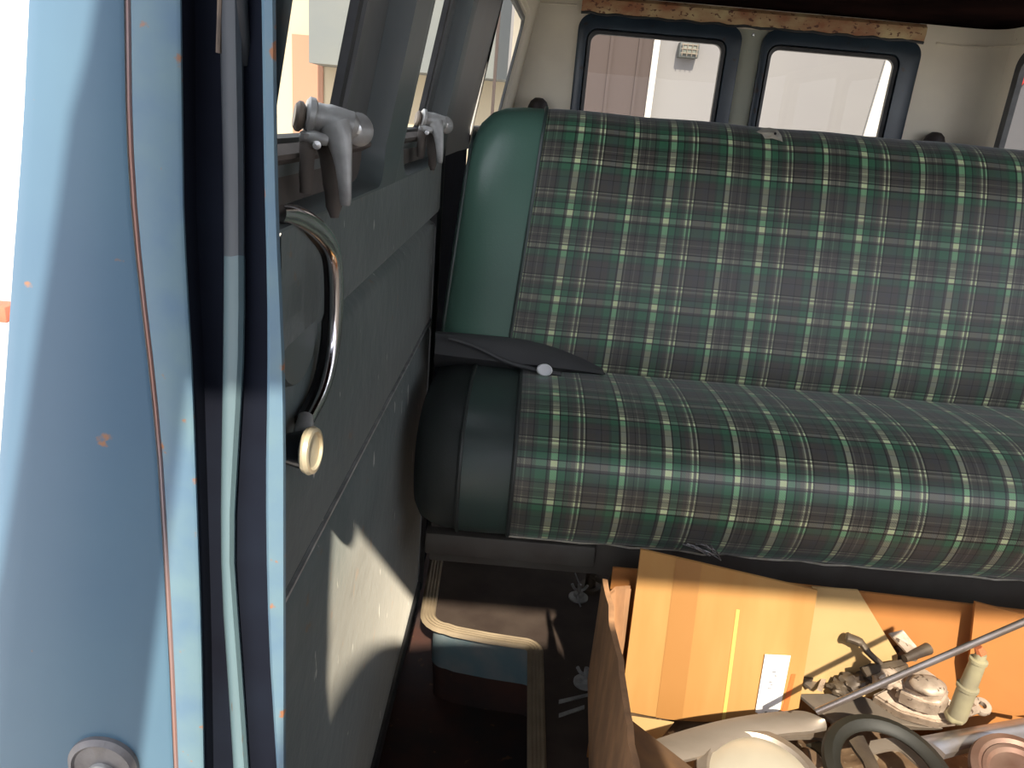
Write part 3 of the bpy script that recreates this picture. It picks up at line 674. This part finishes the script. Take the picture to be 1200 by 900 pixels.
sheet([Vector((BX0+.01,BY0,.002)), Vector((BX1,BY0,.002)), Vector((BX1,BY0,.23)), Vector((BX0+.01,BY0,.23))], M['card2'], 'near_wall', nrm=(0,-1,0))
sheet([Vector((BX1,BY0,.002)), Vector((BX1,BY1,.002)), Vector((BX1,BY1,.31)), Vector((BX1,BY0,.25))], M['card2'], 'right_wall', nrm=(1,0,0))
sheet([Vector((BX0+.01,BY0,.007)), Vector((BX1,BY0,.007)), Vector((BX1,BY1,.007)), Vector((BX0+.01,BY1,.007))], M['card2'], 'base')
# torn fluted corner sticking up
bm = nb(); rows = []
fl = [(712,700),(722,693),(733,690),(740,692)]
A_ = [Yp(u, v, .862) for u, v in fl]; B_ = [Yp(u, v, .865) for u, v in ((714,760),(720,758),(728,756),(733,750))]; D_ = [Yp(u, v, .868) for u, v in ((706,840),(712,838),(720,836),(727,834))]
rows = [[p+Vector((0,.004*(k % 2),0)) for k, p in enumerate(r)] for r in (A_, B_, D_)]
grid(bm, rows); grid(bm, [[p+Vector((0,.007,0)) for p in r] for r in rows]); obj('torn_corner', bm, M['cardedge'], cb)
# big inner flap leaning at the left, curved lower edge
def surf(quad, yfun, n=14, t=.004, bow=.0):
    """solid sheet from 4 image corners (tl,tr,br,bl), each with its own depth"""
    bm = nb(); tl, tr, br, bl = [Yp(*q) for q in quad]; rows = []
    for i in range(n+1):
        r = []
        for j in range(n+1):
            u = j/n; v = i/n
            p = (tl*(1-u)+tr*u)*(1-v)+(bl*(1-u)+br*u)*v
            p = p+Vector((0, -bow*sin(pi*u)*v, -.010*sin(pi*u)*(v**6)))
            r.append(p)
        rows.append(r)
    V1 = grid(bm, rows); V2 = grid(bm, [[p+Vector((0,t,0)) for p in r] for r in rows])
    for i in range(n):
        for (a, b_) in ((V1[i][0], V1[i+1][0]), (V1[i][-1], V1[i+1][-1])):
            pass
    edges1 = [V1[0], V1[-1], [r[0] for r in V1], [r[-1] for r in V1]]; edges2 = [V2[0], V2[-1], [r[0] for r in V2], [r[-1] for r in V2]]
    for e1, e2 in zip(edges1, edges2):
        for k in range(len(e1)-1): bm.faces.new((e1[k], e1[k+1], e2[k+1], e2[k]))
    return bm
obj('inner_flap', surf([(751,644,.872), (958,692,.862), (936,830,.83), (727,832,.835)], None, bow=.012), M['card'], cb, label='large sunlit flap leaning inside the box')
def flapP(u, v, off):
    a_, b2, c2, d2 = Yp(751,644,.872), Yp(958,692,.862), Yp(936,830,.83), Yp(727,832,.835)
    p = (a_*(1-u)+b2*u)*(1-v)+(d2*(1-u)+c2*u)*v
    return p+Vector((0, -.012*sin(pi*u)*v-off, -.010*sin(pi*u)*(v**6)))
# tape band and pale crease on the flap
def on_flap(u, v, off=.004): return Yp(u, v, .858-.025*(v-650)/180-off-.012*sin(pi*min(1,max(0,(u-735)/210)))*(v-650)/180)
bm = nb(); grid(bm, [[flapP(u, v/12, .0007) for u in (.20,.25,.30,.345)] for v in range(0, 13)]); obj('tape_band', bm, mat('tape_orange', (.52,.25,.075,1), .4), cb)
bm = nb(); grid(bm, [[flapP(u, v/12, .0009) for u in (.565,.585)] for v in range(3, 13)]); obj('pale_crease', bm, mat('crease_yellow', (.72,.52,.14,1), .3), cb)
sheet([Yp(952,688,.893), Yp(1006,692,.893), Yp(1052,768,.872), Yp(1050,815,.86), Yp(935,820,.86)], M['card3'], 'pale_flap', .003, nrm=(0,-1,0))
sheet([Yp(1143,706,.885), Yp(1206,722,.870), Yp(1230,846,.84), Yp(1148,832,.862), Yp(1136,775,.875)], M['card2'], 'corner_flap', .004, nrm=(0,-1,0))
# folded flap at near left
sheet([G(730,836,.235), G(736,905,.262), G(850,930,.20), G(765,868,.19)], mat('shaded_card', (.16,.085,.035,1), .9, col2=(.11,.06,.03,1), scale=30), 'side_flap', .004)  # dark brown colour stands in for the shade on this flap
sheet([G(735,838,.16), G(790,846,.16), G(770,870,.15), G(745,862,.15)], M['card3'], 'scrap_flap', .003)
# white label and orange mark
tg = thing('paper_tag', 'white paper tag with faint print stuck upright on the sunlit cardboard flap', 'tag')
tl, tr, br, bl, bt = [flapP(u, v, .0035) for u, v in ((.755,.54),(.90,.54),(.885,.965),(.745,.95),(.81,1.0))]
bm = nb(); plate(bm, [tl, tr, br, bt, bl], .0012, (0,-1,.2)); obj('paper', bm, M['label'], tg, smooth=False)
bm = nb()
for (u, v, w, h) in ((.81,.66,.022,.012),(.825,.69,.014,.012),(.80,.735,.018,.012),(.81,.76,.014,.010),(.795,.785,.024,.010),(.80,.955,.014,.008)):
    bm = nb(); plate(bm, [flapP(u,v,.0040), flapP(u+w,v+.003,.0040), flapP(u+w-.003,v+h,.0040), flapP(u-.003,v+h,.0040)], .0004, (0,-1,.2)); obj('faint_mark', bm, M['ink'], tg, smooth=False)
bm = nb(); plate(bm, [flapP(.925,.70,.0009), flapP(.95,.70,.0009), flapP(.935,.99,.0009), flapP(.90,.99,.0009)], .0006, (0,-1,.2)); obj('orange_mark', bm, mat('orange_ink', (.62,.14,.03,1), .6), cb, smooth=False)
# plastic wrap under the seat edge
bm = nb()
for k in range(7):
    a = Yp(800+5*k, 638+random.uniform(-2,4), .93); b_ = Yp(842+random.uniform(-12,6), 655+random.uniform(-8,4), .925); md = (a+b_)/2+Vector((0,-.004,.004+.003*k/3))
    tube(bm, spline([a, md, b_], 6), .0011, 6)
tag(obj('plastic_wrap', bm, M['plastic']), 'crumpled clear plastic strands tucked under the seat edge above the box', 'plastic wrap')

# ================================================================ METAL PARTS IN THE BOX
def ribbon(up, lo, z_up, z_lo, t, m, name, label, cat='metal part', crown=0):
    """curved solid strip between an upper and a lower edge line"""
    U = spline([G(u, v, z_up) for u, v in up], 6); L_ = spline([G(u, v, z_lo) for u, v in lo], 6)
    bm = nb(); n = len(U); rows = []
    for w in (0, .12, .3, .55, .8, .93, 1):
        rows.append([U[i].lerp(L_[i], w)+Vector((0,0,crown*sin(pi*w))) for i in range(n)])
    V1 = grid(bm, rows); V2 = grid(bm, [[p-Vector((0,0,t)) for p in r] for r in rows])
    for e1, e2 in zip([V1[0], V1[-1], [r[0] for r in V1], [r[-1] for r in V1]], [V2[0], V2[-1], [r[0] for r in V2], [r[-1] for r in V2]]):
        for k in range(len(e1)-1): bm.faces.new((e1[k], e1[k+1], e2[k+1], e2[k]))
    return tag(obj(name, bm, m), label, cat)
ribbon([(752,872),(800,856),(850,843),(900,835),(940,833),(965,842)], [(775,897),(820,886),(870,870),(915,860),(948,857),(969,853)], .215, .205, .004, M['steel'], 'curved_strip', 'long curved brushed steel strip in front of the white tag', crown=.003)
ribbon([(850,862),(900,856),(945,850),(985,858)], [(880,872),(915,866),(950,864),(985,868)], .185, .183, .004, M['steel_dk'], 'short_strip', 'short dull strip just under the long curved steel strip')
bm = nb(); plate(bm, [G(936,813,.178), G(1000,812,.178), G(1050,829,.176), G(1106,853,.172), G(1075,852,.170), G(1040,846,.170), G(975,846,.170), G(966,838,.172)], .006); bmesh.ops.bevel(bm, geom=list(bm.edges), offset=.001, segments=1, affect='EDGES')
tag(obj('steel_blade', bm, M['steel_dk'], smooth=False), 'flat pointed dull steel blade lying under the thin rod', 'metal part')
ribbon([(1072,864),(1110,857),(1160,848),(1215,838)], [(1108,884),(1135,877),(1170,870),(1220,862)], .185, .180, .008, mat('blued_chrome', (.38,.38,.42,1), .3, .8, col2=(.34,.28,.22,1), scale=16), 'chrome_bar', 'bluish chrome flat bar running to the right edge', crown=.005)
# thin rod
a = Yp(957,834,.715); b_ = Yp(1200,729,.690); d = b_-a
bm = nb(); tube(bm, [a, a.lerp(b_, .5)+Vector((0,0,.0005)), b_+d*.12], .0038, 12); tag(obj('thin_rod', bm, M['rod']), 'long thin steel rod slanting up across the box', 'rod')
# dark ring and the round lamp bowls
def flat_ring(name, u, v, z, rx, prof, m, label, cat, axis=(0,0,1)):
    c0 = G(u, v, z); r = (G(u+rx, v, z)-c0).length
    bm = nb(); lathe(bm, [(a_*r, b2*r) for a_, b2 in prof], c0, axis, 40); return tag(obj(name, bm, m), label, cat)
flat_ring('rubber_ring', 1042, 907, .190, 72, [(.74,-.06),(.71,0),(.74,.05),(.86,.10),(.97,.06),(1.0,0),(.98,-.06),(.9,-.09),(.74,-.06)], M['hose'], 'dark rubber ring lying among the metal parts', 'rubber ring', axis=(0,-.25,1))
def bowl(name, u, v, z, rx, prof, m, rim_m, label, cat, axis):
    t = thing(name, label, cat); c0 = G(u, v, z); r = (G(u+rx, v, z)-c0).length
    bm = nb(); lathe(bm, [(a_*r, b2*r) for a_, b2 in prof], c0, axis, 40); obj('bowl', bm, m, t)
    bm = nb(); lathe(bm, [(.80*r,.05*r),(.88*r,.12*r),(1.03*r,.07*r),(1.06*r,-.02*r),(1.03*r,-.10*r),(.95*r,-.06*r),(.80*r,.05*r)], c0, axis, 40); obj('rim', bm, rim_m, t); return t
bowl('lamp_bowl', 892, 918, .195, 70, [(.95,0),(.90,.02),(.86,.06),(.6,.17),(.3,.22),(0,.24)], M['reflector'], M['steel'], 'bright domed lamp shell at the near edge of the box', 'lamp shell', (0,-.12,1))
bowl('round_cap', 1196, 912, .188, 48, [(.95,0),(.85,-.02),(.78,.06),(.70,.06),(.62,-.02),(.4,-.03),(.3,.03),(0,.05)], M['rim'], M['rim'], 'rusty round cap with raised rings at the lower right', 'cap', (-.1,-.3,1))
# crescent steel pieces inside the ring
ribbon([(1020,868),(1050,865),(1080,880),(1090,893)], [(1015,885),(1050,878),(1068,890),(1085,905)], .182, .178, .003, M['steel'], 'curved_plate', 'curved steel plate showing inside the dark rubber ring')
ribbon([(995,868),(1003,880),(1012,893),(1018,912)], [(1012,862),(1020,878),(1028,893),(1034,910)], .205, .203, .004, M['dark'], 'dark_strap', 'dark curved strap crossing the rubber ring', crown=.003)
bm = nb(); tube(bm, spline([G(975,862,.20), G(968,875,.197), G(976,890,.195), G(974,908,.19)], 5), .0035, 8); tag(obj('bent_pin', bm, M['metal']), 'small bent steel pin left of the rubber ring', 'metal part')
ribbon([(945,872),(958,880),(968,893),(974,912)], [(960,868),(975,878),(985,893),(992,910)], .180, .180, .003, M['hose'], 'green_strip', 'dark green strip between the lamp shell and the rubber ring')

# ---- carburettor-like casting
cast = thing('pump_casting', 'grimy cast metal pump with a pale hose fitting beside the rod', 'casting')
def blob(c0, r, sq=(1,1,1), amp=.15, fr=30, n=2, seed=0):
    bm = nb(); bmesh.ops.create_icosphere(bm, subdivisions=3, radius=1)
    for v in bm.verts:
        k = 1+amp*mnoise.noise(v.co*2.2+Vector((seed,0,0)))
        v.co = Vector(c0)+Vector((v.co.x*sq[0], v.co.y*sq[1], v.co.z*sq[2]))*r*k
    return bm
bc = [G(1022,814,.19), G(1052,800,.205), G(1078,800,.215), G(1110,815,.21), G(1128,832,.20), G(1126,843,.195), G(1098,846,.192), G(1055,834,.19)]
bm = nb(); plate(bm, bc, .022); bmesh.ops.bevel(bm, geom=list(bm.edges), offset=.003, segments=2, affect='EDGES'); obj('base_flange', bm, M['alu'], cast)
bc = [G(1050,805,.222), G(1062,784,.230), G(1082,778,.235), G(1102,792,.235), G(1116,812,.23), G(1108,824,.225), G(1086,822,.222)]
bm = nb(); plate(bm, bc, .03); bmesh.ops.bevel(bm, geom=list(bm.edges), offset=.006, segments=3, affect='EDGES'); obj('housing', bm, M['alu'], cast)
bm = blob(G(1088,803,.240), .020, (1.1,.9,.45), .1); obj('dome', bm, M['alu'], cast)
bm = blob(G(1040,795,.225), .017, (1.2,.9,.7), .35, seed=4); obj('side_lug', bm, M['alu'], cast)
f0, f1, f2 = Yp(1122,838,.69), Yp(1133,808,.69), Yp(1150,766,.69)
bm = nb(); tube(bm, [f0, f1, f1.lerp(f2,.02), f1.lerp(f2,.10), f1.lerp(f2,.12), f1.lerp(f2,.75), f1.lerp(f2,.77), f1.lerp(f2,.84), f1.lerp(f2,.86), f2], [.010,.0098,.0112,.0112,.0088,.0080,.0092,.0092,.0062,.0055], 18); obj('hose_fitting', bm, M['fitting'], cast)
bm = blob(G(1120,838,.205), .012, (1.1,1,1), .2, seed=7); obj('elbow', bm, M['fitting'], cast)
bm = nb()
ec = G(1150,828,.20); lathe(bm, [(.005,-.004),(.011,-.004),(.012,0),(.011,.004),(.005,.004),(.005,-.004)], ec, (0,-.4,1), 18); tube(bm, [G(1130,836,.20), G(1143,831,.20)], .006, 8); obj('mounting_ear', bm, M['alu'], cast)
bm = nb(); tube(bm, [f2, f2+Vector((-.004,.002,.006))], [.006,.004], 8); obj('rusty_stub', bm, mat('orange_rust', (.42,.12,.04,1), .8), cast)
# dark linkage behind
lk = thing('linkage', 'dark greasy linkage with a small lever behind the cast pump', 'linkage')
for i, (u, v, r, z) in enumerate(((1000,800,.014,.20),(1020,788,.016,.205),(1045,778,.013,.215),(1062,765,.012,.225),(985,806,.012,.19))):
    bm = blob(G(u, v, z), r, (1.3,1,.8), .5, seed=i*3.3); obj('link_block', bm, M['dark'], lk)
bm = nb(); tube(bm, spline([G(1032,778,.235), G(1018,765,.248), G(1008,753,.256), G(990,746,.258)], 5), [.004]*6+[.0045]*4+[.006]*4+[.007,.005], 10, 1.3); obj('lever', bm, M['dark'], lk)
bm = nb(); plate(bm, [G(1042,742,.262), G(1058,738,.266), G(1078,762,.250), G(1066,768,.248)], .003); obj('bright_arm', bm, M['alu'], lk, smooth=False)
bm = nb(); plate(bm, [G(1010,782,.236), G(1060,772,.240), G(1062,778,.238), G(1016,792,.232)], .003); obj('cross_bar', bm, M['dark'], lk, smooth=False)
bm = nb(); tube(bm, [G(1060,772,.245), G(1088,760,.252)], [.005,.008], 10); obj('plug', bm, M['dark'], lk)
# loose brackets at left of it
for i, (pp, z, m_) in enumerate(((((942,800),(962,788),(966,792),(950,806)), .185, 'steel'), (((958,806),(968,782),(973,783),(964,808)), .19, 'alu'), (((938,790),(960,786),(952,796),(942,796)), .19, 'dark'))):
    bm = nb(); plate(bm, [G(u, v, z) for u, v in pp], .004)
    tag(obj('small_bracket', bm, M[m_], smooth=False), ('pale bent bracket lying at the foot of the pale flap', 'thin upright bracket among the loose scraps right of the white tag', 'dark small bracket behind the pale bent bracket')[i], 'bracket')
# heap filling the bottom of the box (rags and scraps in shadow)
bm = nb()
rows = []
for i in range(24):
    rows.append([Vector((BX0+.02+(BX1-BX0-.04)*j/40, BY0+.01+(BY1-BY0-.05)*i/23, .128+.016*mnoise.noise(Vector((j*.45, i*.5, 2)))+.010*mnoise.noise(Vector((j*1.1, i*1.2, 8))))) for j in range(41)])
grid(bm, rows)
o = tag(obj('scrap_heap', bm, mat('dark_scrap', (.085,.050,.028,1), .6, .2, col2=(.20,.13,.075,1), scale=28, spots=(.30,.24,.16,1), spot_scale=60, spot_th=.64, bump=.8, bscale=60)), 'dark jumble of small greasy scraps in the bottom of the box', 'scrap'); o['kind'] = 'stuff'

# ================================================================ UNSEEN SEAT-SHAPED BLOCKER ADDED TO CAST A SHADOW (just behind the viewpoint)
fs = thing('shadow_blocker', 'unseen black seat-shaped blocker standing in for the viewer casting a shadow', 'seat')
def blockerprof(x):
    tb = ((-.085,.87),(-.075,.93),(-.062,1.0),(-.045,1.048),(-.02,1.076),(.03,1.09),(.15,1.10),(.26,1.10),(.278,1.07),(.286,.98))
    for (x0, z0), (x1, z1) in zip(tb, tb[1:]):
        if x <= x1: return z0+(z1-z0)*(x-x0)/(x1-x0)
    return tb[-1][1]
bm = nb(); rows = []
for i in range(41):
    x = -.085+.371*i/40; zt = blockerprof(x); rows.append([Vector((x,-.16,.50)), Vector((x,-.17,.8)), Vector((x,-.165,zt-.02)), Vector((x,-.145,zt)), Vector((x,-.125,zt-.01)), Vector((x,-.115,zt-.04)), Vector((x,-.115,.8)), Vector((x,-.10,.50))])
grid(bm, rows, closed_u=True, capends=True); obj('backrest', bm, M['blockerblack'], fs)
bm = nb(); box(bm, -.085, .27, -.60, -.10, .36, .50, .03); obj('seat', bm, M['blockerblack'], fs)
bm = nb(); box(bm, -.06, .23, -.56, -.14, 0, .36, .005); obj('blocker_base', bm, M['seatframe'], fs)
bm = nb(); box(bm, -.17, 1.5, -1.3, .2, -.02, -.0005); obj('trim_16', bm, M['floor'], kind='structure', smooth=False)

# cowl below the windscreen and the far front body side, which keep skylight off the floor
bm = nb(); box(bm, -.12, 1.5, -1.34, -1.28, -.02, .84, .01); obj('wall_front', bm, M['dkblue'], kind='structure')
bm = nb(); box(bm, 1.44, 1.50, -1.30, .62, -.02, .84, .01); box(bm, 1.44, 1.50, .50, .62, .8, 1.26, .01); obj('wall_right_front', bm, M['cream'], kind='structure')
# ================================================================ OUTSIDE
bm = nb(); 
grid(bm, [[Vector((x, y, -.60)) for x in (-30,-6,0,6,30)] for y in (-30,-8,0,8,30)]); obj('ground', bm, M['concrete'], kind='structure', smooth=False)
YS = 9.0
def sp2(u, v): return Yp(u, v, YS)
hb = thing('cream_building', 'sunlit cream building with a salmon door panel beyond the side windows', 'building')
bm = nb(); box(bm, -12, -.30, YS, YS+.3, -.6, 4.5); obj('wall', bm, M['wallcream'], hb, smooth=False)
p0, p1 = sp2(343,40), sp2(374,124)
bm = nb(); box(bm, p0.x, p1.x+.05, YS-.03, YS+.01, p1.z-.4, p0.z); obj('salmon_panel', bm, M['wallpink'], hb, smooth=False)
g0 = sp2(380, 78)
bm = nb(); box(bm, g0.x, -.32, YS-.6, YS+.02, g0.z, 4.4); obj('grey_canopy', bm, M['wallgrey'], hb, smooth=False)
g1 = sp2(418, 90)
bm = nb(); box(bm, g1.x, g1.x+.45, YS-.05, YS+.01, g1.z-.18, g0.z); obj('grey_panel', bm, M['wallgrey'], hb, smooth=False)
ww = thing('white_building', 'overexposed white wall far left beyond the pillar', 'building')
bm = nb(); box(bm, -14, -3.6, 7.6, 7.9, -.6, 4.0); obj('wall', bm, mat('white_paint', (.9,.88,.85,1), .8), ww, smooth=False)
YT = 6.5
def t2(u, v): return Yp(u, v, YT)
rb = thing('garage_building', 'pale garage building with a brown panelled door behind the van', 'building')
bm = nb(); box(bm, -.25, 6.5, YT, YT+.25, -.6, 3.6); obj('wall', bm, M['wallshaded'], rb, smooth=False)
d0, d1 = t2(640,120), t2(764,60)
bm = nb(); box(bm, -.1, d1.x, YT-.04, YT+.01, -.6, 3.3)
for k in range(6):
    x = d1.x-.10-.22*k; box(bm, x-.012, x+.012, YT-.055, YT-.03, -.6, 3.3)
obj('brown_door', bm, M['wallbrown'], rb, smooth=False)
bm = nb(); box(bm, d1.x, d1.x+.045, YT-.07, YT+.01, -.6, 3.3); obj('door_trim', bm, M['whitetrim'], rb, smooth=False)
q0 = t2(1048,60)
bm = nb(); plate(bm, [t2(1050,70)+Vector((0,-.03,0)), t2(1037,70)+Vector((0,-.03,0)), t2(1010,160)+Vector((0,-.03,0)), t2(1040,160)+Vector((0,-.03,0))], .02, (0,-1,0)); obj('pale_strip', bm, M['whitetrim'], rb, smooth=False)
lf = thing('wall_light', 'small square caged wall light on the pale garage wall', 'wall light')
l0, l1 = t2(795,50), t2(815,70)
bm = nb(); box(bm, l0.x, l1.x, YT-.10, YT, l1.z, l0.z, .01); obj('housing', bm, mat('light_box', (.07,.075,.07,1), .6), lf)
bm = nb(); box(bm, l0.x+.025, l1.x-.02, YT-.112, YT-.09, l1.z+.025, l0.z-.015, .006); obj('lens', bm, mat('light_lens', (.13,.135,.11,1), .4), lf)
bm = nb()
for k in range(4):
    x = l0.x+.02+(l1.x-l0.x-.04)*k/3; tube(bm, [(x,YT-.118,l1.z+.01),(x,YT-.118,l0.z-.01)], .004, 6)
for k in range(3):
    z = l1.z+.03+(l0.z-l1.z-.05)*k/2; tube(bm, [(l0.x+.01,YT-.118,z),(l1.x-.01,YT-.118,z)], .004, 6)
obj('cage', bm, M['steel_dk'], lf)
# red and white panel standing in for a reflection in the right window
rx = P(1192,85,0,3.2)
rs = thing('reflection_panel', 'red and white panel standing in for a reflection in the right side window', 'reflection')
bm = nb(); box(bm, 3.2, 3.25, rx.y-1.6, min(rx.y+1.3, 6.3), -.6, 2.6); obj('white_panel', bm, M['wallshaded'], rs, smooth=False)
bm = nb(); plate(bm, [P(1184,102,0,3.19), P(1204,76,0,3.19), P(1204,92,0,3.19), P(1188,110,0,3.19)], .004, (-1,0,0)); obj('red_stripe', bm, M['red'], rs, smooth=False)
# brick kerb outside at left
k0 = G(6,375,-.6)
bm = nb(); box(bm, k0.x-.5, k0.x+.05, k0.y-.06, k0.y+.1, -.6, -.50, .01); tag(obj('brick_kerb', bm, M['brick']), 'short red brick kerb on the pale ground outside the van', 'kerb')

# ================================================================ LIGHT, WORLD, CAMERA
w = bpy.data.worlds.new('world'); bpy.context.scene.world = w; w.use_nodes = True
bg = w.node_tree.nodes['Background']; bg.inputs[0].default_value = (.86,.89,1.0,1); bg.inputs[1].default_value = 2.4
sl = bpy.data.lights.new('sun', 'SUN'); sl.energy = 8.6; sl.angle = radians(.8); sl.color = (1,.90,.74)
so = bpy.data.objects.new('sun', sl); C.objects.link(so)
so.rotation_euler = Vector((-.11,1,-.866)).to_track_quat('-Z','Y').to_euler()
cd = bpy.data.cameras.new('camera'); cam = bpy.data.objects.new('camera', cd); C.objects.link(cam)
cd.sensor_width = 36; cd.lens = 36*F/1200; cd.clip_start = .01; cd.clip_end = 200
fw = Vector((0, c_, -s_)); up0 = Vector((0, s_, c_)); rt0 = Vector((1,0,0))
# image right = world right turned by -RO about the view axis
rt = rt0*cos(RO)+up0*sin(RO); up = -rt0*sin(RO)+up0*cos(RO)
m3 = Matrix((rt, up, -fw)).transposed()
cam.matrix_world = Matrix.Translation((0,0,H)) @ m3.to_4x4()
bpy.context.scene.camera = cam
bpy.context.scene.view_settings.view_transform = 'Standard'
bpy.context.scene.view_settings.look = 'None'
bpy.context.scene.view_settings.exposure = 0.0
